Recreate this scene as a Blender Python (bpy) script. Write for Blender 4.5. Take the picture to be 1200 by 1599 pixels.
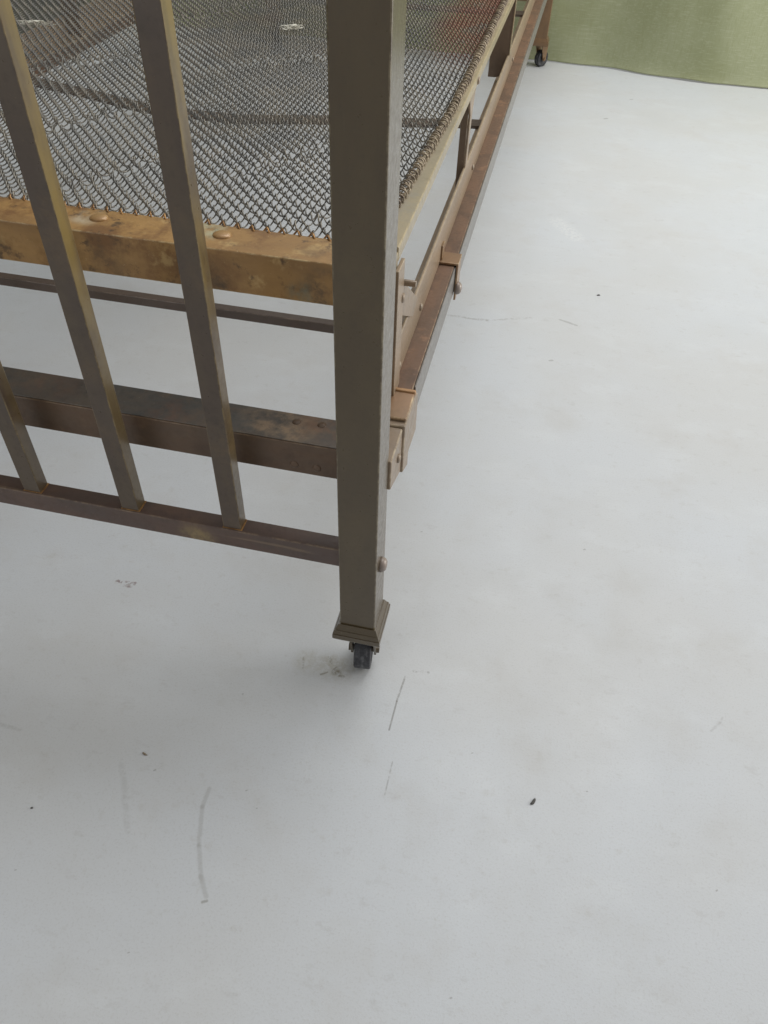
import bpy, bmesh, math, random
import numpy as np
from mathutils import Matrix, Vector, noise as mnoise

random.seed(4)
for o in list(bpy.data.objects):
    bpy.data.objects.remove(o)
scene = bpy.context.scene
col = scene.collection

# ------------------------------------------------------------------ camera
cam_d = bpy.data.cameras.new("camera")
cam = bpy.data.objects.new("camera", cam_d)
col.objects.link(cam)
RIGHT = Vector((0.97538713, 0.21895928, 0.02601498))
DOWN = Vector((0.17283593, -0.68594384, -0.7068301))
FWD = Vector((-0.1369222, 0.6939293, -0.70690483))
m = Matrix.Identity(4)
for i, v in enumerate((RIGHT, -DOWN, -FWD)):
    for r in range(3):
        m[r][i] = v[r]
m.translation = Vector((0.10570748, -0.50658254, 0.81541906))
cam.matrix_world = m
cam_d.sensor_fit = 'HORIZONTAL'
cam_d.sensor_width = 36.0
cam_d.lens = 36.0 * 1206.83 / 1200.0
cam_d.clip_start = 0.02
cam_d.clip_end = 100
scene.camera = cam

# ------------------------------------------------------------------ light
world = bpy.data.worlds.new("World")
scene.world = world
world.use_nodes = True
bg = world.node_tree.nodes["Background"]
bg.inputs[0].default_value = (1.0, 0.99, 0.975, 1)
bg.inputs[1].default_value = 0.37


def area(name, loc, target, sx, sy, power, colr):
    d = bpy.data.lights.new(name, 'AREA')
    d.shape = 'RECTANGLE'
    d.size = sx
    d.size_y = sy
    d.energy = power
    d.color = colr
    o = bpy.data.objects.new(name, d)
    col.objects.link(o)
    o.location = loc
    o.rotation_euler = (Vector(target) - Vector(loc)).to_track_quat('-Z', 'Y').to_euler()
    return o


area("window_light", (3.9, 2.05, 1.3), (0.0, 1.45, 0.2), 2.4, 2.0, 106, (1.0, 0.985, 0.95))
area("ceiling_bounce_fill", (0.4, 1.9, 2.9), (0.2, 1.6, 0.0), 2.6, 1.8, 60, (0.97, 0.985, 1.0))  # added soft overhead fill, standing for bounce off the ceiling
area("front_left_fill", (-1.5, -1.5, 0.9), (-0.6, 0.4, 0.1), 1.2, 1.0, 6.5, (0.9, 0.95, 1.0))  # added cool fill from front left, brightens the floor under the bed

scene.view_settings.view_transform = 'Standard'
scene.view_settings.look = 'None'
scene.view_settings.gamma = 1.0
scene.view_settings.exposure = 0.03
scene.render.engine = 'CYCLES'


# ------------------------------------------------------------------ node helpers
class NT:
    def __init__(self, name):
        self.mat = bpy.data.materials.new(name)
        self.mat.use_nodes = True
        self.t = self.mat.node_tree
        self.n = self.t.nodes
        self.bsdf = self.n["Principled BSDF"]
        tc = self.n.new("ShaderNodeTexCoord")
        self.co = tc.outputs["Object"]

    def link(self, a, b):
        self.t.links.new(a, b)

    def setin(self, sock, v):
        if v is None:
            return
        if hasattr(v, 'is_linked'):
            self.link(v, sock)
        else:
            sock.default_value = v

    def math(self, op, a, b=None, c=None, clamp=False):
        n = self.n.new("ShaderNodeMath")
        n.operation = op
        n.use_clamp = clamp
        for i, v in enumerate((a, b, c)):
            self.setin(n.inputs[i], v)
        return n.outputs[0]

    def vmath(self, op, a, b=None):
        n = self.n.new("ShaderNodeVectorMath")
        n.operation = op
        self.setin(n.inputs[0], a)
        self.setin(n.inputs[1], b)
        return n.outputs["Value"] if op in ('DOT_PRODUCT', 'LENGTH', 'DISTANCE') else n.outputs["Vector"]

    def scale(self, vec, s):
        n = self.n.new("ShaderNodeVectorMath")
        n.operation = 'SCALE'
        self.setin(n.inputs[0], vec)
        self.setin(n.inputs["Scale"], s)
        return n.outputs["Vector"]

    def noise(self, scale, detail=4, rough=.55, stretch=(1, 1, 1), offs=(0, 0, 0), vec=None):
        mp = self.n.new("ShaderNodeMapping")
        mp.inputs["Scale"].default_value = stretch
        mp.inputs["Location"].default_value = offs
        self.link(vec or self.co, mp.inputs["Vector"])
        n = self.n.new("ShaderNodeTexNoise")
        n.inputs["Scale"].default_value = scale
        n.inputs["Detail"].default_value = detail
        n.inputs["Roughness"].default_value = rough
        self.link(mp.outputs[0], n.inputs["Vector"])
        return n.outputs["Fac"]

    def range(self, v, a, b, c=0.0, d=1.0, smooth=True):
        n = self.n.new("ShaderNodeMapRange")
        n.interpolation_type = 'SMOOTHSTEP' if smooth else 'LINEAR'
        self.setin(n.inputs[0], v)
        for i, x in enumerate((a, b, c, d)):
            n.inputs[i + 1].default_value = x
        return n.outputs[0]

    def mix(self, fac, a, b, blend='MIX'):
        n = self.n.new("ShaderNodeMix")
        n.data_type = 'RGBA'
        n.blend_type = blend
        self.setin(n.inputs[0], fac)
        for sock, v in ((n.inputs[6], a), (n.inputs[7], b)):
            if isinstance(v, tuple):
                v = (*v, 1) if len(v) == 3 else v
            self.setin(sock, v)
        return n.outputs[2]

    def bump(self, h, strength=.2, dist=.001):
        n = self.n.new("ShaderNodeBump")
        n.inputs["Strength"].default_value = strength
        n.inputs["Distance"].default_value = dist
        self.link(h, n.inputs["Height"])
        self.link(n.outputs[0], self.bsdf.inputs["Normal"])

    def blob(self, c, r):
        """1 inside a soft ball round c"""
        d = self.vmath('DISTANCE', self.co, c)
        return self.range(d, r, r * .25)


def srgb(r, g, b):
    f = lambda c: ((c / 255 + .055) / 1.055) ** 2.4 if c > 10 else c / 255 / 12.92
    return (f(r), f(g), f(b))


WORN = {}


def metal(name, a, b, wear, rough=.42, metallic=.25, stretch=(1, 1, .3), scale=28, blobs=(), wearamt=.5, speck=.4, coat=.35, side=None, mottle=None):
    for worn in (False, True):
        m_ = NT(name + ('_worn_edge' if worn else ''))
        n1 = m_.noise(scale, 5, .6, stretch)
        n2 = m_.noise(scale * 5, 4, .65, (1, 1, 1), (3, 1, 7))
        n3 = m_.noise(330, 3, .6, (1, 1, 1), (9, 2, 4))
        c = m_.mix(m_.range(n1, .36, .66), a, b)
        c = m_.mix(m_.math('MULTIPLY', m_.range(n2, .5, .78), .28), c, tuple(x * .6 for x in a))
        c = m_.mix(m_.math('MULTIPLY', m_.range(n3, .68, .76), speck), c, wear)
        if mottle:
            for q, (mc, amt, sc, lo, hi) in enumerate(mottle):
                k = m_.range(m_.noise(sc, 6, .68, (.6, .6, .6), (q * 3.3, 1, 5)), lo, hi)
                c = m_.mix(m_.math('MULTIPLY', k, amt), c, mc)
        if name.startswith('brown_lacquer'):
            sc = m_.noise(120, 3, .6, (1, 1, .035) if 'rail' not in name else (.035, 1, 1), (11, 3, 2))
            c = m_.mix(m_.math('MULTIPLY', m_.range(sc, .66, .74), .35), c, wear)
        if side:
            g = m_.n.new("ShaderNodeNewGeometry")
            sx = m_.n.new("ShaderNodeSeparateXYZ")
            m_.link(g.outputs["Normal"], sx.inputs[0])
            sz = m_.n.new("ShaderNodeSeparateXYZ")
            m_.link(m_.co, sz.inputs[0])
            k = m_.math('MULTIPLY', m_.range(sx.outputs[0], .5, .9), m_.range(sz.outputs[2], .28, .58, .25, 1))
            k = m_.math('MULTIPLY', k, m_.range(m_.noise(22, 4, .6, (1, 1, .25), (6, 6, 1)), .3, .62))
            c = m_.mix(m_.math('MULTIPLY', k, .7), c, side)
        for (ctr, r, cc, amt) in blobs:
            k = m_.math('MULTIPLY', m_.blob(ctr, r), m_.range(m_.noise(60, 5, .65, (1, 1, 1), (r * 100, 2, 1)), .34, .7))
            c = m_.mix(m_.math('MULTIPLY', k, amt), c, cc)
        if worn:
            e = m_.range(m_.noise(75, 4, .7), .38, .68)
            c = m_.mix(m_.math('MULTIPLY', e, wearamt), c, wear)
        m_.link(c, m_.bsdf.inputs["Base Color"])
        m_.bsdf.inputs["Metallic"].default_value = metallic
        m_.bsdf.inputs["Coat Weight"].default_value = coat
        m_.bsdf.inputs["Coat Roughness"].default_value = .24
        r_ = m_.range(n2, .3, .75, rough - .09, rough + .16, False)
        m_.link(r_, m_.bsdf.inputs["Roughness"])
        h = m_.math('ADD', n3, m_.math('MULTIPLY', n2, .8))
        m_.bump(h, .10, .0005)
        if worn:
            WORN[name] = m_.mat
        else:
            base = m_.mat
    return base


# post and baluster lacquer
M = {}
M['post'] = metal('brown_lacquer_post', srgb(78, 64, 41), srgb(84, 70, 45), srgb(150, 138, 110), rough=.34, metallic=.1, speck=.15, wearamt=.5, coat=.6, mottle=[(srgb(104, 88, 56), .3, 14, .48, .7), (srgb(58, 48, 34), .3, 30, .55, .75)])
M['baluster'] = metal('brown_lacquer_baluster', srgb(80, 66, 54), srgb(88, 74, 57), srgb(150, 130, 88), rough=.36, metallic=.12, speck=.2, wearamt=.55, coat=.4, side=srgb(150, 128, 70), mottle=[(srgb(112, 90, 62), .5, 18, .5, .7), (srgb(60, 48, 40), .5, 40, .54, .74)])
M['rail'] = metal('brown_lacquer_rail', srgb(94, 73, 63), srgb(84, 69, 62), srgb(150, 128, 100), rough=.42, metallic=.12, stretch=(.2, 1, 1),
                  mottle=[(srgb(116, 88, 70), .5, 24, .5, .7), (srgb(62, 50, 44), .5, 60, .54, .74)],
                  blobs=[((-.20, .01, .198), .03, srgb(160, 140, 92), .7)])
M['angle'] = metal('tarnished_angle', srgb(104, 80, 60), srgb(96, 78, 62), srgb(150, 128, 100), rough=.46, metallic=.12, stretch=(.2, 1, 1), speck=.3, coat=.2, mottle=[(srgb(78, 60, 46), .6, 26, .5, .68), (srgb(128, 100, 74), .4, 50, .55, .72)])
M['patina'] = metal('dark_patina', srgb(84, 82, 78), srgb(96, 86, 76), srgb(150, 140, 125), rough=.5, metallic=.12, stretch=(.25, 1, 1), speck=.6, mottle=[(srgb(116, 96, 78), .6, 30, .5, .68), (srgb(60, 62, 62), .6, 60, .52, .7)],
                    blobs=[((-.115, .08, .322), .06, srgb(168, 142, 112), .8), ((-.07, .09, .322), .05, srgb(132, 98, 72), .75), ((-.235, .06, .322), .03, srgb(122, 88, 70), .7), ((-.37, .08, .322), .05, srgb(112, 88, 74), .6)])
M['gold'] = metal('aged_brass', srgb(176, 136, 80), srgb(150, 114, 68), srgb(205, 180, 132), rough=.46, metallic=.12, stretch=(.35, 1, 1), scale=18, speck=.5, wearamt=.8, coat=.2,
                  mottle=[(srgb(120, 82, 44), .85, 24, .46, .64), (srgb(200, 168, 112), .6, 44, .56, .68), (srgb(80, 60, 40), .85, 80, .55, .68)],
                  blobs=[((-.07, .108, .448), .05, srgb(74, 62, 48), .95), ((-.1, .108, .452), .018, srgb(120, 128, 108), .7), ((-.2, .14, .486), .028, srgb(198, 200, 168), .8),
                         ((-.2, .108, .448), .04, srgb(88, 72, 50), .85), ((-.32, .135, .486), .022, srgb(205, 192, 165), .7), ((-.44, .108, .455), .06, srgb(96, 76, 50), .8), ((-.09, .13, .486), .025, srgb(112, 84, 52), .8),
                         ((-.30, .108, .45), .05, srgb(104, 80, 50), .7)])
M['side_brown'] = metal('brown_side_rail', srgb(120, 91, 70), srgb(106, 83, 66), srgb(176, 154, 128), rough=.52, metallic=.05, stretch=(1, .2, 1), scale=40, speck=.5, coat=.1, mottle=[(srgb(88, 68, 54), .7, 34, .5, .66), (srgb(152, 116, 88), .6, 60, .55, .7)])
M['beige'] = metal('beige_bronze', srgb(154, 132, 108), srgb(140, 121, 99), srgb(200, 184, 155), rough=.44, metallic=.1, stretch=(1, .2, 1), scale=40, speck=.4, mottle=[(srgb(126, 108, 88), .5, 30, .52, .7)])
M['frame'] = metal('brass_side_frame', srgb(168, 152, 120), srgb(152, 140, 116), srgb(205, 185, 145), rough=.42, metallic=.15, stretch=(1, .2, 1), speck=.5, mottle=[(srgb(130, 116, 92), .65, 28, .5, .68), (srgb(110, 92, 66), .5, 70, .56, .72)],
                   blobs=[((-.03, 1.25, .486), .12, srgb(150, 108, 80), .7), ((-.04, .25, .486), .07, srgb(146, 138, 122), .85), ((-.04, .5, .486), .12, srgb(146, 136, 114), .7), ((-.03, .9, .486), .12, srgb(142, 128, 100), .7)])
M['strip'] = metal('grey_rail_face', srgb(122, 117, 112), srgb(112, 108, 104), srgb(160, 152, 144), rough=.42, metallic=.1, stretch=(1, .2, 1), coat=.25, mottle=[(srgb(96, 90, 86), .5, 40, .5, .7)])  # grey holds the grazing reflection on the side rail's outer face
M['fitting'] = metal('bronze_fitting', srgb(150, 118, 88), srgb(134, 108, 82), srgb(215, 190, 150), rough=.38, metallic=.2, stretch=(1, 1, 1), wearamt=.8)
M['cast'] = metal('cast_bracket', srgb(144, 124, 102), srgb(132, 116, 98), srgb(200, 184, 155), rough=.45, metallic=.12, stretch=(1, 1, 1), wearamt=.6, mottle=[(srgb(116, 98, 80), .55, 45, .5, .68)])
M['dark_bar'] = metal('dark_brown_bar', srgb(100, 84, 72), srgb(92, 78, 69), srgb(155, 135, 115), rough=.46, metallic=.1, stretch=(.2, 1, 1))
M['upright'] = metal('brown_upright', srgb(118, 96, 74), srgb(110, 90, 70), srgb(190, 170, 135), rough=.42, metallic=.1)
M['far_post'] = metal('warm_brown_post', srgb(130, 100, 68), srgb(116, 90, 62), srgb(170, 146, 105), rough=.4, metallic=.1)
M['rivet'] = metal('brass_rivet', srgb(176, 136, 96), srgb(160, 122, 84), srgb(215, 182, 138), rough=.4, metallic=.25, stretch=(1, 1, 1))
M['brass_head'] = metal('brass_rivet_head', srgb(176, 138, 88), srgb(160, 122, 76), srgb(210, 180, 130), rough=.4, metallic=.2, stretch=(1, 1, 1))
M['grey_bolt'] = metal('grey_bolt', srgb(146, 132, 122), srgb(134, 122, 114), srgb(180, 168, 155), rough=.45, metallic=.2, stretch=(1, 1, 1))


def wheel_mat():
    m_ = NT('black_rubber')
    n = m_.noise(160, 5, .7, (1, 1, 1))
    n2 = m_.noise(60, 4, .6, (3, 1, 1), (4, 4, 1))
    c = m_.mix(m_.range(n, .42, .68), srgb(44, 44, 48), srgb(70, 70, 74))
    c = m_.mix(m_.math('MULTIPLY', m_.range(n2, .52, .68), .4), c, srgb(130, 130, 132))
    m_.link(c, m_.bsdf.inputs["Base Color"])
    m_.bsdf.inputs["Roughness"].default_value = .55
    m_.bump(n, .4, .001)
    return m_.mat


M['wheel'] = wheel_mat()


def wire_mat():
    m_ = NT('steel_wire')
    n = m_.noise(30, 4, .6)
    n2 = m_.noise(9, 4, .6, (1, 1, 1), (5, 2, 0))
    c = m_.mix(m_.range(n, .38, .66), srgb(122, 120, 116), srgb(146, 139, 127))
    c = m_.mix(m_.math('MULTIPLY', m_.range(n2, .55, .75), .45), c, srgb(126, 110, 94))
    # rust that has crept in from the frame at the far right edge
    d = m_.vmath('DISTANCE', m_.vmath('MULTIPLY', m_.co, (1, .3, 1)), (-.045, .31, .48))
    k = m_.math('MULTIPLY', m_.range(d, .11, .05), m_.range(m_.noise(26, 4, .6), .25, .5))
    c = m_.mix(m_.math('MULTIPLY', k, .65), c, srgb(150, 88, 62))
    m_.link(c, m_.bsdf.inputs["Base Color"])
    m_.bsdf.inputs["Metallic"].default_value = .55
    m_.bsdf.inputs["Roughness"].default_value = .38
    return m_.mat


M['wire'] = wire_mat()


def simple(name, c1, c2, rough=.5, metallic=0., scale=60):
    m_ = NT(name)
    n = m_.noise(scale, 4, .6)
    m_.link(m_.mix(m_.range(n, .35, .65), c1, c2), m_.bsdf.inputs["Base Color"])
    m_.bsdf.inputs["Roughness"].default_value = rough
    m_.bsdf.inputs["Metallic"].default_value = metallic
    return m_.mat


M['edge_wire'] = simple('beige_wire', srgb(176, 160, 136), srgb(118, 104, 90), .42, .4)
M['gold_wire'] = simple('golden_wire', srgb(196, 150, 95), srgb(140, 104, 66), .4, .5)
M['wall'] = simple('dark_wall', srgb(88, 90, 78), srgb(78, 80, 70), .8, 0, 6)
M['lint'] = simple('white_lint', srgb(225, 222, 208), srgb(195, 190, 175), .9)
M['crumb'] = simple('dark_crumb', srgb(62, 62, 60), srgb(110, 108, 104), .9, 0, 900)
M['crumb_brown'] = simple('brown_crumb', srgb(150, 136, 116), srgb(120, 108, 94), .9, 0, 900)


MARKS = []


def mark(a, b, w, amt, colr, broken=(.3, .6), warped=True):
    MARKS.append((a, b, w, amt, colr, broken, warped))


G = srgb(120, 116, 110)
mark((.0359, .0201), (.033, -.0156), .0017, .6, G, (.25, .6), False)
mark((.033, -.0156), (.0322, -.055), .0015, .65, G, (.2, .5), False)
mark((.0443, -.0931), (.0444, -.1367), .0013, .4, G, (.35, .6), False)
L = srgb(150, 148, 143)
B = [(-.1438, -.1702), (-.1436, -.1907), (-.1314, -.2297), (-.1173, -.2591), (-.1054, -.2751)]
for a, b in zip(B[:-1], B[1:]):
    mark(a, b, .0036, .3, L, (.2, .5), False)
mark((-.103, -.279), (-.107, -.281), .002, .7, L, (.2, .5), False)
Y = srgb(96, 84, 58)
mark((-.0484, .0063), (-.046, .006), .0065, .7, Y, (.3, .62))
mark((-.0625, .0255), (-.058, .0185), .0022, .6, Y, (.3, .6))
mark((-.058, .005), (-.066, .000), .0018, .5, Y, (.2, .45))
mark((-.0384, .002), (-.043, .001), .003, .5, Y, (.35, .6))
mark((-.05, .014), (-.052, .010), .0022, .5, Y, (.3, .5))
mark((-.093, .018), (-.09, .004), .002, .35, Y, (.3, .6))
mark((.045, .0305), (.062, .033), .0025, .45, G, (.45, .62))
R_ = srgb(120, 92, 88)
mark((-.3732, .0782), (-.3494, .0771), .0045, .7, R_, (.46, .58))
mark((-.3640, .0722), (-.352, .0715), .003, .6, R_, (.42, .56))
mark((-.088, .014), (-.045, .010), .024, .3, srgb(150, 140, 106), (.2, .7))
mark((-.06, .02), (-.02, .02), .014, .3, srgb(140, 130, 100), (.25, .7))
K = srgb(160, 158, 155)
mark((-.05, .8718), (.027, .8715), .005, .55, K, (.38, .58))
mark((.027, .8715), (.114, .906), .005, .45, K, (.42, .6))
mark((.17, .915), (.205, .90), .004, .6, K, (.3, .5))
mark((.4172, .0547), (.4007, .0317), .0018, .25, L, (.3, .5))
mark((-.4072, -.152), (-.3815, -.1542), .004, .3, L, (.3, .6))
mark((-.2503, -.1633), (-.2084, -.2342), .005, .18, L, (.3, .6))
mark((.186, 1.296), (.136, 1.371), .03, .6, srgb(224, 225, 224), (.42, .6))
for (x, y, s) in [(.243, .2898, .002), (-.2106, -.1648, .0013), (-.1047, -.1624, .001), (.1615, .7617, .0035), (.1294, -.0615, .0009), (.2352, 2.1489, .006),
                  (.3138, 2.363, .006), (.3937, -.1535, .0011), (.1454, -.3077, .0012), (-.3008, -.2945, .001), (-.1574, -.3399, .001), (.2608, -.0771, .001),
                  (-.0865, -.1787, .001), (.0082, .2676, .0015),
                  (-.15, -.05, .0012)]:
    mark((x, y), (x + s, y + s * .6), s * 1.0, .45, srgb(124, 120, 114), (.2, .5), True)


def floor_mat(ids):
    m_ = NT('painted_concrete')
    big = m_.noise(2.2, 3, .55)
    mid = m_.noise(9, 4, .6, (1, 1, 1), (2, 5, 0))
    fine = m_.noise(55, 3, .65, (1, 1, 1), (7, 1, 0))
    streak = m_.noise(9, 4, .65, (1, 1.7, 1), (1, 3, 0))
    c = m_.mix(m_.range(big, .36, .64), srgb(205, 206, 206), srgb(207, 210, 213))
    c = m_.mix(m_.math('MULTIPLY', m_.range(mid, .5, .72), .3), c, srgb(196, 194, 190))
    c = m_.mix(m_.math('MULTIPLY', m_.range(streak, .5, .7), .32), c, srgb(215, 218, 220))
    c = m_.mix(m_.math('MULTIPLY', m_.range(fine, .58, .75), .22), c, srgb(182, 179, 172))
    grain = m_.noise(420, 2, .7, (1, 1, 1), (2, 2, 0))
    c = m_.mix(m_.math('MULTIPLY', m_.range(grain, .5, .72), .28), c, srgb(178, 176, 172))
    trow = m_.noise(30, 5, .72, (1, 1.6, 1), (8, 4, 0))
    c = m_.mix(m_.math('MULTIPLY', m_.range(trow, .58, .7), .3), c, srgb(184, 183, 181))
    if ids:
        warp = m_.n.new("ShaderNodeTexNoise")
        warp.inputs["Scale"].default_value = 45
        warp.inputs["Detail"].default_value = 3
        m_.link(m_.co, warp.inputs["Vector"])
        wv = m_.scale(m_.vmath('SUBTRACT', warp.outputs["Color"], (.5, .5, .5)), .008)
        P = m_.vmath('MULTIPLY', m_.vmath('ADD', m_.co, wv), (1, 1, 0))
        P0 = m_.vmath('MULTIPLY', m_.co, (1, 1, 0))
        brk = m_.noise(150, 3, .7)
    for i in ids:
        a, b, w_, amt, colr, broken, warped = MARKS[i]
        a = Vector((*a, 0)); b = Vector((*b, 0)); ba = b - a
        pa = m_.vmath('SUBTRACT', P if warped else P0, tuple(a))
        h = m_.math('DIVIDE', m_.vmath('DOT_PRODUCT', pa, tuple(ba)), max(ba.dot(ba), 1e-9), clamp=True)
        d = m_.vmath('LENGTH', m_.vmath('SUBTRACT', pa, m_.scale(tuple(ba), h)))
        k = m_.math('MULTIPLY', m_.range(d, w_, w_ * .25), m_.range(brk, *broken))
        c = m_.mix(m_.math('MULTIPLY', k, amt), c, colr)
    m_.link(c, m_.bsdf.inputs["Base Color"])
    m_.link(m_.range(mid, .3, .7, .46, .66, False), m_.bsdf.inputs["Roughness"])
    m_.bsdf.inputs["Specular IOR Level"].default_value = .4
    m_.bump(grain, .12, .0012)
    return m_.mat





def cloth_mat():
    m_ = NT('green_cloth')
    n = m_.noise(5, 5, .6)
    w1 = m_.noise(260, 3, .7, (1, 1, .07))
    w2 = m_.noise(260, 3, .7, (.08, 1, 1), (4, 0, 2))
    c = m_.mix(m_.range(n, .35, .65), srgb(156, 160, 124), srgb(166, 170, 137))
    c = m_.mix(m_.math('MULTIPLY', m_.range(w1, .48, .66), .3), c, srgb(146, 148, 108))
    c = m_.mix(m_.math('MULTIPLY', m_.range(w2, .5, .66), .22), c, srgb(202, 204, 176))
    m_.link(c, m_.bsdf.inputs["Base Color"])
    m_.bsdf.inputs["Roughness"].default_value = .85
    m_.bsdf.inputs["Specular IOR Level"].default_value = .2
    m_.bump(m_.math('ADD', w1, w2), .35, .0015)
    return m_.mat


M['cloth'] = cloth_mat()


# ------------------------------------------------------------------ object helpers
def new_obj(name, mesh, mat, parent=None):
    o = bpy.data.objects.new(name, mesh)
    if mat is not None and not mesh.materials:
        mesh.materials.append(mat)
        if mat.name in WORN:
            mesh.materials.append(WORN[mat.name])
    col.objects.link(o)
    o.parent = parent
    return o


def thing(name, label, cat, loc=(0, 0, 0)):
    o = bpy.data.objects.new(name, None)
    o.empty_display_size = .1
    col.objects.link(o)
    o.location = loc
    o["label"] = label
    o["category"] = cat
    return o


def finish(bm, name, mat, parent, smooth=False):
    me = bpy.data.meshes.new(name)
    bmesh.ops.recalc_face_normals(bm, faces=bm.faces)
    bm.to_mesh(me)
    bm.free()
    if smooth:
        for p in me.polygons:
            p.use_smooth = True
    return new_obj(name, me, mat, parent)


def add_box(bm, x0, x1, y0, y1, z0, z1):
    r = bmesh.ops.create_cube(bm, size=1)
    for v in r['verts']:
        v.co = Vector(((x0 + x1) / 2 + v.co.x * (x1 - x0), (y0 + y1) / 2 + v.co.y * (y1 - y0), (z0 + z1) / 2 + v.co.z * (z1 - z0)))
    return r['verts']


def bevel(bm, w, seg=2):
    if w > 0:
        bmesh.ops.bevel(bm, geom=list(bm.edges), offset=w, segments=seg, affect='EDGES', profile=.5, clamp_overlap=True, material=1)


def box(name, x0, x1, y0, y1, z0, z1, mat, parent, bev=.0012):
    bm = bmesh.new()
    add_box(bm, min(x0, x1), max(x0, x1), min(y0, y1), max(y0, y1), z0, z1)
    bevel(bm, bev)
    return finish(bm, name, mat, parent)


def prism(name, prof, axis, a, b, mat, parent, bev=.0008, mats=None):
    """extrude a closed 2-D profile along axis 'x' (prof = y,z) or 'y' (prof = x,z)"""
    bm = bmesh.new()
    mk = (lambda p, t: (t, p[0], p[1])) if axis == 'x' else (lambda p, t: (p[0], t, p[1]))
    va = [bm.verts.new(mk(p, a)) for p in prof]
    vb = [bm.verts.new(mk(p, b)) for p in prof]
    bm.faces.new(va)
    bm.faces.new(vb[::-1])
    n = len(prof)
    for i in range(n):
        j = (i + 1) % n
        bm.faces.new((va[i], vb[i], vb[j], va[j]))
    bmesh.ops.recalc_face_normals(bm, faces=bm.faces)
    bevel(bm, bev)
    return finish(bm, name, mat, parent)


def dome_mesh(name, r, h, mat):
    """rivet head: dome with its flat side at z = 0"""
    bm = bmesh.new()
    prof = [(r, -.001), (r, h * .25), (r * .88, h * .62), (r * .6, h * .9), (.0, h)]
    n = 14
    rings = []
    for (q, z) in prof[:-1]:
        rings.append([bm.verts.new((q * math.cos(2 * math.pi * k / n), q * math.sin(2 * math.pi * k / n), z)) for k in range(n)])
    top = bm.verts.new((0, 0, h))
    for a, b in zip(rings[:-1], rings[1:]):
        for k in range(n):
            bm.faces.new((a[k], a[(k + 1) % n], b[(k + 1) % n], b[k]))
    for k in range(n):
        bm.faces.new((rings[-1][k], rings[-1][(k + 1) % n], top))
    bm.faces.new(rings[0][::-1])
    me = bpy.data.meshes.new(name)
    bm.to_mesh(me)
    bm.free()
    for p in me.polygons:
        p.use_smooth = True
    me.materials.append(mat)
    return me


RIV = dome_mesh('rivet', .0082, .0022, M['brass_head'])
RIV_S = dome_mesh('rivet_small', .005, .003, M['cast'])
RIV_D = dome_mesh('rivet_dark', .0046, .0012, M['angle'])
BOLT = dome_mesh('bolt_head', .0085, .0072, M['grey_bolt'])
DIRS = {'z': (0, 0, 0), 'x': (0, math.pi / 2, 0), '-x': (0, -math.pi / 2, 0), '-y': (math.pi / 2, 0, 0)}


def rivet(name, me, loc, d, parent):
    o = new_obj(name, me, None, parent)
    o.location = loc
    o.rotation_euler = DIRS[d]
    return o


def tube(pts, r, sides=5, closed_ends=True):
    """verts, faces of a tube along pts (n,3)"""
    pts = np.asarray(pts, float)
    n = len(pts)
    t = np.gradient(pts, axis=0)
    t /= np.linalg.norm(t, axis=1)[:, None]
    ref = np.array([0, 0, 1.0])
    a = np.cross(t, ref)
    bad = np.linalg.norm(a, axis=1) < .05
    a[bad] = np.cross(t[bad], np.array([1.0, 0, 0]))
    a /= np.linalg.norm(a, axis=1)[:, None]
    b = np.cross(t, a)
    ang = np.arange(sides) * 2 * np.pi / sides
    V = pts[:, None, :] + r * (np.cos(ang)[None, :, None] * a[:, None, :] + np.sin(ang)[None, :, None] * b[:, None, :])
    idx = np.arange(n * sides).reshape(n, sides)
    q = np.stack([idx[:-1], np.roll(idx, -1, 1)[:-1], np.roll(idx, -1, 1)[1:], idx[1:]], -1).reshape(-1, 4)
    return V.reshape(-1, 3), q


def quads_obj(name, V, Q, mat, parent):
    me = bpy.data.meshes.new(name)
    me.vertices.add(len(V))
    me.vertices.foreach_set("co", np.ascontiguousarray(V, dtype=np.float32).ravel())
    me.loops.add(Q.size)
    me.loops.foreach_set("vertex_index", np.ascontiguousarray(Q, dtype=np.int32).ravel())
    me.polygons.add(len(Q))
    me.polygons.foreach_set("loop_start", np.arange(0, Q.size, 4, dtype=np.int32))
    me.polygons.foreach_set("loop_total", np.full(len(Q), 4, dtype=np.int32))
    me.update(calc_edges=True)
    me.polygons.foreach_set("use_smooth", np.ones(len(Q), dtype=bool))
    me.validate()
    return new_obj(name, me, mat, parent)


# ------------------------------------------------------------------ setting: floor, wall, cloth
def build_floor():
    """one sheet; each cell carries only the scuffs that lie in it"""
    xs = [-3.2] + [round(-.5 + .05 * k, 3) for k in range(21)] + [5.2]
    ys = [-2.4] + [round(-.45 + .05 * k, 3) for k in range(58)] + [4.8]
    bm = bmesh.new()
    grid = [[bm.verts.new((x, y, 0)) for x in xs] for y in ys]
    mats = {}
    order = []
    for j in range(len(ys) - 1):
        for i in range(len(xs) - 1):
            f = bm.faces.new((grid[j][i], grid[j][i + 1], grid[j + 1][i + 1], grid[j + 1][i]))
            ids = []
            for q, (a, b, w_, *_r) in enumerate(MARKS):
                mg = w_ + .012
                if max(a[0], b[0]) + mg > xs[i] and min(a[0], b[0]) - mg < xs[i + 1] and max(a[1], b[1]) + mg > ys[j] and min(a[1], b[1]) - mg < ys[j + 1]:
                    ids.append(q)
            ids = tuple(ids)
            if ids not in mats:
                mats[ids] = len(order)
                order.append(floor_mat(ids))
            f.material_index = mats[ids]
    me = bpy.data.meshes.new('floor')
    bm.to_mesh(me)
    bm.free()
    for m_ in order:
        me.materials.append(m_)
    o = new_obj('floor', me, None, None)
    o["kind"] = "structure"
    o["label"] = "pale grey painted concrete floor with scuffs"


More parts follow.
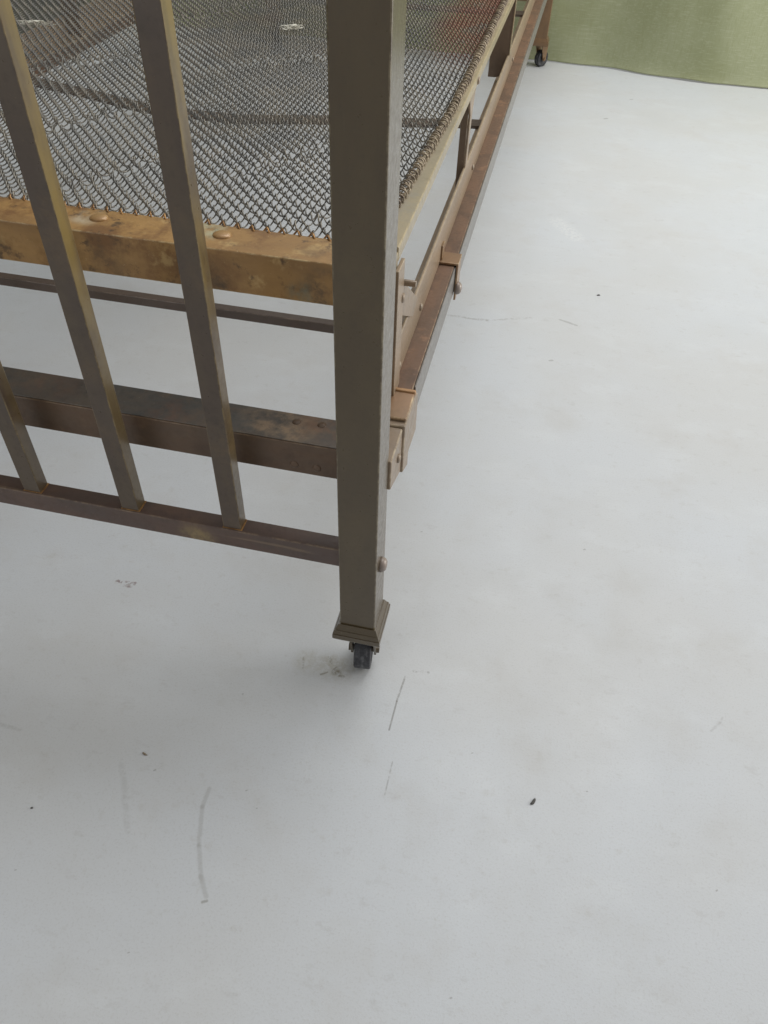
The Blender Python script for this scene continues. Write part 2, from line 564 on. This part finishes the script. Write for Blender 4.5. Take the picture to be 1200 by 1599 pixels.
build_floor()
w = box('wall_left', -1.86, -1.80, -1.5, 3.2, -.01, 2.4, M['wall'], None, 0)
w["kind"] = "structure"
w["label"] = "dark wall beyond the bed's far long side"


def build_cloth():
    ctrl = [(-1.795, 2.70), (-1.6, 2.69), (-1.29, 2.72), (-.9, 2.75), (-.49, 2.70), (-.2, 2.705), (.04, 2.705), (.236, 2.692), (.40, 2.655), (.565, 2.63), (.78, 2.636), (1.0, 2.66), (1.4, 2.64), (1.9, 2.68), (2.6, 2.66)]
    xs = np.array([a for a, _ in ctrl]); ys = np.array([b for _, b in ctrl])
    n, k = 260, 46
    x = np.linspace(xs[0], xs[-1], n)
    yb = np.interp(x, xs, ys)
    ker = np.hanning(11); ker /= ker.sum()
    yb = np.convolve(np.pad(yb, 5, mode='edge'), ker, mode='valid')
    V = []
    for j in range(k):
        t = (j / (k - 1)) ** 1.6
        z = .003 + 1.75 * t
        for i in range(n):
            base = yb[i] * (1 - min(1, t * 2.2)) + 2.70 * min(1, t * 2.2)
            nz = mnoise.noise(Vector((x[i] * 2.6, z * 1.1, 0))) * .04 + mnoise.noise(Vector((x[i] * 9, z * 5, 4))) * .006
            low = math.exp(-z / .05) * mnoise.noise(Vector((x[i] * 7, 1.7, 0))) * .018
            lift = math.exp(-z / .02) * max(0, mnoise.noise(Vector((x[i] * 5, 9.1, 0)))) * .012
            V.append((x[i], base + nz * (.4 + min(1, t * 3)) + low - math.exp(-z / .012) * .006, z + lift))
    idx = np.arange(n * k).reshape(k, n)
    Q = np.stack([idx[:-1, :-1], idx[:-1, 1:], idx[1:, 1:], idx[1:, :-1]], -1).reshape(-1, 4)
    o = quads_obj('cloth_backdrop', np.array(V), Q, M['cloth'], None)
    o["label"] = "green woven cloth hanging down to the floor behind the bed"
    o["category"] = "curtain"
    md = o.modifiers.new('thickness', 'SOLIDIFY')
    md.thickness = .0025
    md.offset = 1


build_cloth()

# ------------------------------------------------------------------ bed frame
W = .04
D = .0432
XL = -1.011            # outer face of the left-hand posts
YH = 2.615             # front of the headboard posts
bed = thing('slatted_bed', 'brown brass slatted bed standing on small black castors', 'bed')


def plinth_mesh(mat):
    bm = bmesh.new()
    # (offset from the post face, z) going down
    prof = [(.0003, .1115), (.0014, .1115), (.0046, .1040), (.0052, .1040), (.0058, .1022), (.0068, .0978), (.0074, .0978), (.0074, .0912), (.0060, .0882), (.0000, .0876)]
    rings = []
    for off, z in prof:
        rings.append([bm.verts.new(c) for c in ((-W - off, -off, z), (off, -off, z), (off, D + off, z), (-W - off, D + off, z))])
    for a, b in zip(rings[:-1], rings[1:]):
        for k in range(4):
            bm.faces.new((a[k], a[(k + 1) % 4], b[(k + 1) % 4], b[k]))
    bm.faces.new(rings[-1])
    bm.faces.new(rings[0][::-1])
    bmesh.ops.recalc_face_normals(bm, faces=bm.faces)
    me = bpy.data.meshes.new('plinth')
    bm.to_mesh(me)
    bm.free()
    me.materials.append(mat)
    return me


def wheel_mesh():
    bm = bmesh.new()
    n = 40
    R_, hw = .0255, .0100
    prof = [(-hw + .002, .006), (-hw + .002, .016), (-hw, .018), (-hw, R_ - .0012), (-hw + .0012, R_), (hw - .0012, R_), (hw, R_ - .0012), (hw, .018), (hw - .002, .016), (hw - .002, .006)]
    rings = []
    for (x, r) in prof:
        rings.append([bm.verts.new((x, r * math.cos(2 * math.pi * k / n), r * math.sin(2 * math.pi * k / n) + .0255)) for k in range(n)])
    for a, b in zip(rings, rings[1:]):
        for k in range(n):
            bm.faces.new((a[k], a[(k + 1) % n], b[(k + 1) % n], b[k]))
    bm.faces.new(rings[0])
    bm.faces.new(rings[-1][::-1])
    # worn flats
    for v in bm.verts:
        r = Vector((v.co.y, v.co.z - .0255)).length
        if r > .017 and v.co.z > .004:
            s = 1 + .018 * mnoise.noise(Vector((v.co.x * 90, v.co.y * 120, v.co.z * 120)))
            v.co.y *= s
            v.co.z = .0255 + (v.co.z - .0255) * s
    bmesh.ops.recalc_face_normals(bm, faces=bm.faces)
    me = bpy.data.meshes.new('wheel')
    bm.to_mesh(me)
    bm.free()
    me.materials.append(M['wheel'])
    for p in me.polygons:
        p.use_smooth = len(p.vertices) == 4
    return me


def fork_mesh(mat):
    bm = bmesh.new()
    for s in (-1, 1):
        n = 10
        pts = [(.011, .0745), (-.023, .0745)] + [(-.0075 * math.cos(math.pi * k / n), .0255 - .0075 * math.sin(math.pi * k / n)) for k in range(n + 1)]
        xa, xb = s * .0128, s * .0154
        va = [bm.verts.new((xa, y, z)) for y, z in pts]
        vb = [bm.verts.new((xb, y, z)) for y, z in pts]
        bm.faces.new(va)
        bm.faces.new(vb[::-1])
        for i in range(len(pts)):
            j = (i + 1) % len(pts)
            bm.faces.new((va[i], vb[i], vb[j], va[j]))
        r = bmesh.ops.create_cone(bm, cap_ends=True, segments=14, radius1=.0052, radius2=.0046, depth=.004)
        for v in r['verts']:
            v.co = Vector((s * .0168 + v.co.z, v.co.x, .0255 + v.co.y))
    add_box(bm, -.0154, .0154, -.023, .011, .0702, .0735)
    r = bmesh.ops.create_cone(bm, cap_ends=True, segments=20, radius1=.012, radius2=.012, depth=.014)
    for v in r['verts']:
        v.co.z += .0805
        v.co.y -= .0115
    r = bmesh.ops.create_cone(bm, cap_ends=True, segments=14, radius1=.004, radius2=.004, depth=.025)
    for v in r['verts']:
        v.co = Vector((v.co.z, v.co.x, .0255 + v.co.y))
    bmesh.ops.recalc_face_normals(bm, faces=bm.faces)
    me = bpy.data.meshes.new('fork')
    bm.to_mesh(me)
    bm.free()
    me.materials.append(mat)
    return me


WHEEL = wheel_mesh()


def post(x, y, height, mat, swivel, bolt_side, drop=0):
    bm = bmesh.new()
    add_box(bm, -W, 0, 0, D, .098 - drop, height)
    bevel(bm, .0014)
    o = finish(bm, 'post', mat, bed)
    o.location = (x, y, 0)
    p = new_obj('plinth', plinth_mesh(mat), None, o)
    p.location = (0, 0, -drop)
    f = new_obj('castor_fork', fork_mesh(mat), None, o)
    f.location = (-W / 2 + .002 - .0115 * math.sin(swivel), D / 2 + .0115 * math.cos(swivel), 0)
    f.rotation_euler = (0, 0, swivel)
    wh = new_obj('castor_wheel', WHEEL, None, o)
    wh.location = (-W / 2 + .002 - .0115 * math.sin(swivel), D / 2 + .0115 * math.cos(swivel), 0)
    wh.rotation_euler = (0, 0, swivel)
    # stepped cap above the frame of the photograph
    bmc = bmesh.new()
    add_box(bmc, -W - .008, .008, -.008, D + .008, height + .0005, height + .012)
    add_box(bmc, -W - .003, .003, -.003, D + .003, height + .0125, height + .022)
    bevel(bmc, .002)
    finish(bmc, 'post_cap', mat, o)
    if bolt_side:
        rivet('bolt', BOLT, (0, D / 2 - .001, .2) if bolt_side > 0 else (-W, D / 2, .2), 'x' if bolt_side > 0 else '-x', o)
    return o


FH, HH = 1.02, 1.28
post(0, 0, FH, M['post'], math.radians(6), 1)
post(XL + W, 0, FH, M['post'], math.radians(-20), -1)
post(.006, YH, HH, M['far_post'], math.radians(-38), 0, .018)
post(XL + W - .006, YH, HH, M['far_post'], math.radians(30), 0, .018)

# footboard and headboard rails, balusters
xb = [-.1494 - .1155 * k for k in range(7)]
for (y0, top, rail_m, bal_m) in ((0, FH, M['rail'], M['baluster']), (YH, HH, M['far_post'], M['far_post'])):
    box('bottom_rail', XL + W - .001, -W + .001, y0 + .010, y0 + .0296, .196, .222, rail_m, bed, .0014)
    box('top_rail', XL + W - .001, -W + .001, y0 + .008, y0 + .0316, top - .05, top - .014, rail_m, bed, .0014)
    for x in xb:
        b = box('baluster', x - .0199, x, y0 + .0123, y0 + .0278, .2222, top - .0502, bal_m, bed, .0009)
        if y0 == 0 and x > -.7:
            # thin bead of pale old polish round the foot
            bm = bmesh.new()
            add_box(bm, x - .0205, x + .0012, y0 + .0117, y0 + .0286, .2221, .2228)
            finish(bm, 'polish_line', M['gold_wire'], b)

# end angle irons between the posts
for (ya, sgn, mt) in ((.05, 1, M['angle']), (YH - .007, -1, M['angle'])):
    t = .004
    prof = [(ya, .283), (ya, .3222), (ya + sgn * .0437, .3222), (ya + sgn * .0437, .3222 - t), (ya + sgn * t, .3222 - t), (ya + sgn * t, .283)]
    e = prism('end_rail', prof, 'x', XL + .03, -.03, mt, bed, .0011)
    if sgn > 0:
        fl = box('rail_top_plate', XL + .0405, -.0405, ya + .0012, ya + .0437, .3224, .3234, M['patina'], e, .0003)
        for x, y in ((-.1038, .0808), (-.0778, .0822)):
            rivet('rivet', RIV_D, (x, y, .3232), 'z', e)
        for x in (-.0985, -.0749):
            rivet('rivet', RIV_D, (x, .0502, .2935), '-y', e)


def mx(x, left):
    return XL - x if left else x


# long side rails with their end fittings and clips
for left in (False, True):
    X = lambda v: mx(v, left)
    t = .004
    prof = [(X(0), .284), (X(0), .325), (X(-.032), .325), (X(-.032), .325 - t), (X(-t), .325 - t), (X(-t), .284)]
    sr = prism('side_rail', prof, 'y', .150, 2.58, M['side_brown'], bed, .001)
    o = box('sheen_strip', X(.0004), X(.0022), .170, 2.58, .2845, .3236, M['strip'], sr, .0005)  # added thin strip, reflected light painted in as grey over the brown rail
    # hook casting on the rail, and the bracket on the post it drops into
    pr = [(.0972, .3262), (.158, .3262), (.168, .318), (.1705, .300), (.171, .2655), (.1265, .2685), (.1268, .2495), (.0972, .2640)]
    hk = prism('rail_hook', pr, 'x', X(-.030), X(.0052), M['cast'], sr, .0016)
    box('hook_plate', X(-.026), X(.0046), .1045, .1500, .3266, .3302, M['fitting'], hk, .0014)
    box('hook_lip', X(-.020), X(.0056), .1490, .1535, .3266, .3325, M['rivet'], hk, .0014)
    pb = [(.0434, .3240), (.0968, .3240), (.0968, .2660), (.0434, .2870)]
    br = prism('post_bracket', pb, 'x', X(-.030), X(.0028), M['cast'], bed, .0014)
    rivet('rivet', RIV_S, (X(.0028), .078, .300), '-x' if left else 'x', br)
    for yc in (.462,):
        c = prism('clip', [(X(-.0205), .3260), (X(-.0205), .3290), (X(.0058), .3290), (X(.0058), .2760), (X(.0030), .2760), (X(.0030), .3260)], 'y', yc - .016, yc + .014, M['fitting'], sr, .0007)
        box('clip_tab', X(-.0202), X(-.0172), yc - .010, yc + .006, .3292, .3480, M['fitting'], c, .0007)
        rivet('bolt', BOLT, (X(.0058), yc - .012, .2925), '-x' if left else 'x', c)

# ------------------------------------------------------------------ spring base resting on the frame
spring = thing('bed_spring', 'brass spring base with woven wire mesh laid on the bed rails', 'bed spring')
Y0, Y1 = .108, 2.50
t = .0035
er = prism('end_rail', [(Y0, .4445), (Y0, .486), (Y0 + .047, .486), (Y0 + .047, .486 - t), (Y0 + t, .486 - t), (Y0 + t, .4445)], 'x', XL + .022, -.022, M['gold'], spring, .0011)
for x, y in ((-.3085, .1410), (-.1837, .1390), (-.43, .14), (-.56, .14), (-.69, .14), (-.82, .14), (-.06, .14)):
    r = rivet('rivet', RIV, (x, y - .004, .4862), 'z', er)
    r.scale = (1.1, 1, 1)
prism('end_rail', [(Y1, .4445), (Y1, .486), (Y1 - .047, .486), (Y1 - .047, .486 - t), (Y1 - t, .486 - t), (Y1 - t, .4445)], 'x', XL + .022, -.022, M['gold'], spring, .0011)

for left in (False, True):
    X = lambda v: mx(v, left)
    box('side_frame', X(-.020), X(-.0395), Y0 + .0475, Y1 - .0475, .4715, .4862, M['frame'], spring, .0012)
    box('corner_block', X(-.0203), X(-.0223 - .02), Y0 + .004, Y0 + .0465, .4600, .4822, M['frame'], spring, .001)
    # lower slotted angle lying on the bed's side rail
    lr = prism('lower_rail', [(X(-.0200), .3256), (X(-.0200), .3735), (X(-.0208), .3752), (X(-.0226), .3757), (X(-.0242), .3735), (X(-.0242), .3292), (X(-.042), .3292), (X(-.042), .3256)], 'y', .12, Y1, M['beige'], spring, .0006)
    sd = '-x' if left else 'x'
    for y in (.1807, .3059, .7473, 1.3593, 2.0):
        rivet('rivet', RIV_S, (X(-.0200), y, .341), sd, lr)
    # near corner upright and the slanted stay
    box('corner_upright', X(-.0248), X(-.0290), .118, .166, .3300, .4713, M['upright'], spring, .0008)
    box('corner_upright', X(-.0160), X(-.0198), .140, .1685, .3270, .4700, M['beige'], spring, .0008)
    st = prism('stay', [(.158, .4480), (.166, .4480), (.2640, .3760), (.2380, .3680), (.2340, .3690), (.158, .4150)], 'x', X(-.0168), X(-.0199), M['cast'], spring, .0006)
    rivet('rivet', RIV_S, (X(-.0166), .165, .4300), sd, st)
    bm = bmesh.new()
    r = bmesh.ops.create_cone(bm, cap_ends=True, segments=14, radius1=.0032, radius2=.0032, depth=.012)
    for v in r['verts']:
        v.co = Vector((X(-.0115) + v.co.z, .177 + v.co.x, .4400 + v.co.y))
    finish(bm, 'pin', M['cast'], spring)
    # uprights
    for yu in (.650, 2.05):
        u = prism('upright', [(yu, .3756), (yu + .004, .4450), (yu - .018, .4714), (yu + .040, .4714), (yu + .022, .4450), (yu + .019, .3756)], 'x', X(-.0202), X(-.0232), M['beige'], spring, .0006)
        box('upright_flange', X(-.0234), X(-.0330), yu + .001, yu + .0045, .3300, .4714, M['upright'], u, .0006)
        rivet('rivet', RIV_S, (X(-.0200), yu + .052, .4770), sd, u)
    pl = prism('support_plate', [(X(-.0205), .3400), (X(-.0205), .4713), (X(-.0575), .4713), (X(-.0575), .3340), (X(-.043), .3340)], 'y', 1.245, 1.2485, M['upright'], spring, .0006)
    box('plate_flange', X(-.0180), X(-.0203), 1.243, 1.252, .3760, .4714, M['frame'], pl, .0006)
    # side rib seam of spirals along the frame edge
    for q, (pit, r0, wr, ofs) in enumerate(((.0126, .0052, .00105, -.001), (.0168, .0044, .00095, .0005))):
        yy = np.arange(Y0 + .046, Y1 - .05, .0126 / 13)
        wob = np.array([mnoise.noise(Vector((q * 5, v * 16, 3 + left))) for v in yy])
        wob2 = np.array([mnoise.noise(Vector((q * 9, v * 55, 8 + left))) for v in yy])
        ph = 2 * np.pi * (yy / pit + .35 * wob + .12 * wob2)
        rr = r0 * (1 + .16 * wob + .14 * wob2)
        xe = -.0445 + .0125 * np.clip((yy - .16) / .38, 0, 1) - ofs
        P = np.stack([X(0) + (-1 if left else 1) * (xe + rr * np.cos(ph) + .0016 * wob), yy, .4890 + .0012 * wob2 + rr * .65 * np.sin(ph)], 1)
        V, Q = tube(P, wr, 6)
        quads_obj('edge_coil', V, Q, M['edge_wire'], spring)

# square tie bar between the corner uprights
box('tie_bar', XL + .030, -.030, .138, .148, .3955, .4055, M['dark_bar'], spring, .0009)


def bent_bar(name, pts, z0, z1, wd, mat, parent):
    bm = bmesh.new()
    prev = None
    rows = []
    for (x, y) in pts:
        rows.append([bm.verts.new((x, y - wd / 2, z0)), bm.verts.new((x, y + wd / 2, z0)), bm.verts.new((x, y + wd / 2, z1)), bm.verts.new((x, y - wd / 2, z1))])
    for a, b in zip(rows[:-1], rows[1:]):
        for k in range(4):
            bm.faces.new((a[k], b[k], b[(k + 1) % 4], a[(k + 1) % 4]))
    bm.faces.new(rows[0])
    bm.faces.new(rows[-1][::-1])
    return finish(bm, name, mat, parent)


bent_bar('cross_bar', [(-.0245, .972), (-.055, .967), (-.161, .940), (-.319, .906), (-.461, .866), (-.548, .868), (-.635, .872), (-.771, .914), (-.911, .950), (-.986, .968)], .3293, .3345, .034, M['dark_bar'], spring)
bent_bar('cross_bar', [(-.0245, 1.80), (-.3, 1.78), (-.5055, 1.765), (-.71, 1.78), (-.986, 1.80)], .3293, .3345, .040, M['dark_bar'], spring)


# woven wire fabric: interlinked spirals
def build_mesh():
    P_, DY = .0148, .0084
    x0, x1 = -.047, XL + .047
    rows = int((Y1 - .056 - (Y0 + .053)) / DY)
    Vs, Qs, off = [], [], 0
    rng = np.random.default_rng(3)
    # lines along which the weave is pulled out of true: point, direction angle, strength
    seams = [(-.36, .24, 60, .0034), (-.45, .42, 54, .0042), (-.18, .36, 66, -.0032), (-.10, .20, 58, .0036), (-.6, .62, 50, .0045), (-.3, .74, 40, -.0045), (-.52, .98, 62, .004), (-.2, .62, 120, .003)]
    for j in range(rows):
        y = Y0 + .0525 + j * DY
        seg = 11 if j < 70 else (8 if j < 150 else 6)
        turns = (x0 - x1) / P_
        tt = np.arange(0, turns, 1.0 / seg)
        ph = 2 * np.pi * (tt + .5 * (j % 2)) + rng.normal(0, .07)
        x = x1 + P_ * tt
        jit = rng.normal(0, .00025)
        cx, sx = np.cos(ph), np.sin(ph)
        ry, rz = .0058, .0046
        yb = y + jit + 0 * x
        zb = .4845 + 0 * x
        # gentle sag and unevenness of the whole fabric
        u = (x - x1) / (x0 - x1)
        v = j / rows
        zb -= .016 * np.sin(np.pi * u) * np.sin(np.pi * min(1, v * 1.6 + .0) if v < .5 else np.pi * .8)
        zb += .0022 * np.sin(x * 17 + y * 7) * np.sin(y * 13 + 1)
        dxx = .0012 * np.sin(y * 23 + x * 7) + .0005 * np.sin(y * 57 - x * 11 + 2)
        yb = yb + .0010 * np.sin(x * 19 + y * 4) + .0004 * np.sin(x * 53 - y * 21)
        for (sx_, sy_, ang, amp) in seams:
            a = math.radians(ang)
            dist = -(x - sx_) * math.sin(a) + (y - sy_) * math.cos(a)
            along = (x - sx_) * math.cos(a) + (y - sy_) * math.sin(a)
            k = np.exp(-(dist / .010) ** 2) * np.exp(-(along / .13) ** 2)
            yb = yb + amp * .9 * k
            dxx = dxx + amp * k * np.sin(along * 240)
            zb = zb + .0035 * k * np.sin(along * 310 + 1)
        xo = .0125 * min(1, max(0, (y - .16) / .38))
        x = x + xo * (np.clip((u - .6) / .4, 0, 1) - np.clip((.4 - u) / .4, 0, 1))
        # pinned flat along the edges
        C = np.stack([x + dxx * np.clip(np.minimum(u, 1 - u) * 12, 0, 1), yb + ry * cx, zb + rz * sx], 1)
        V, Q = tube(C, .00086, 4)
        Vs.append(V)
        Qs.append(Q + off)
        off += len(V)
    o = quads_obj('wire_mesh', np.concatenate(Vs), np.concatenate(Qs), M['wire'], spring)
    o["kind"] = "stuff"
    # first row hooked over the brass end rail
    for ye, mt in ((Y0 + .0480, M['gold_wire']), (Y1 - .048, M['gold_wire'])):
        x = np.arange(x1, x0, .0148 / 12)
        ph = 2 * np.pi * (x - x1) / .0148
        C = np.stack([x, ye + .0046 * np.cos(ph) + .0008 * np.sin(x * 90), .4852 + .0030 * np.sin(ph)], 1)
        V, Q = tube(C, .00095, 5)
        quads_obj('edge_coil', V, Q, mt, spring)


build_mesh()


# ------------------------------------------------------------------ small loose things
def lint(name, loc, length, rot, label, seed):
    rng = random.Random(seed)
    Vs, Qs, off = [], [], 0
    for k in range(16):
        n = 16
        ph, ph2, am = rng.random() * 6, rng.random() * 6, rng.uniform(.3, 1)
        c0, half = rng.uniform(-.3, .3), rng.uniform(.12, .5)
        pts = []
        for i in range(n):
            s_ = (i / (n - 1) - .5) * 2 * half + c0
            pts.append((s_ * length, am * .006 * math.sin(6 * s_ + ph) * (1 - s_ * s_), .0025 + .0025 * math.cos(7 * s_ + ph2)))
        V, Q = tube(np.array(pts), .0006, 4)
        Vs.append(V)
        Qs.append(Q + off)
        off += len(V)
    o = quads_obj(name, np.concatenate(Vs), np.concatenate(Qs), M['lint'], None)
    o.location = loc
    o.rotation_euler = (0, 0, rot)
    o["label"] = label
    o["category"] = "lint"
    o["group"] = "lint caught on the wire mesh"


lint('lint_tuft', (-.350, .876, .478), .034, .55, "thin tuft of white lint on the wire mesh close to the thick post", 1)
lint('lint_tuft', (-.759, .779, .474), .050, .3, "larger white lint tuft on the wire mesh at the top left corner", 2)


def crumb(name, loc, size, rot, mat, label, seed):
    bm = bmesh.new()
    bmesh.ops.create_icosphere(bm, subdivisions=2, radius=1)
    for v in bm.verts:
        n = mnoise.noise(v.co * 1.7 + Vector((seed * 3.1, 0, 0)))
        v.co *= 1 + .4 * n
        v.co.y += .35 * v.co.x ** 2 * (1 if seed % 2 else -1)
        v.co = Vector((v.co.x * size[0], v.co.y * size[1], max(v.co.z, -.7) * size[2] + size[2] * .7))
    o = finish(bm, name, mat, None, True)
    o.location = loc
    o.rotation_euler = (0, 0, rot)
    o["label"] = label
    o["category"] = "debris"
    o["group"] = "bits of debris on the floor"


crumb('debris_crumb', (.2038, -.1033, 0), (.0052, .0017, .0012), 1.05, M['crumb'], "dark curled crumb alone on the pale floor right of the castor", 1)
crumb('debris_crumb', (.2445, 1.0336, 0), (.0040, .0022, .0011), .3, M['crumb'], "small grey crumb on the floor beside the side rail clip", 2)
crumb('debris_crumb', (-.2295, -.1488, 0), (.0038, .0011, .0008), -.35, M['crumb_brown'], "brown sliver on the floor below the shadowed left side", 3)
crumb('debris_crumb', (-.3188, -.2336, 0), (.0016, .0011, .0008), .2, M['crumb'], "tiny black speck on the floor at the left picture edge", 4)
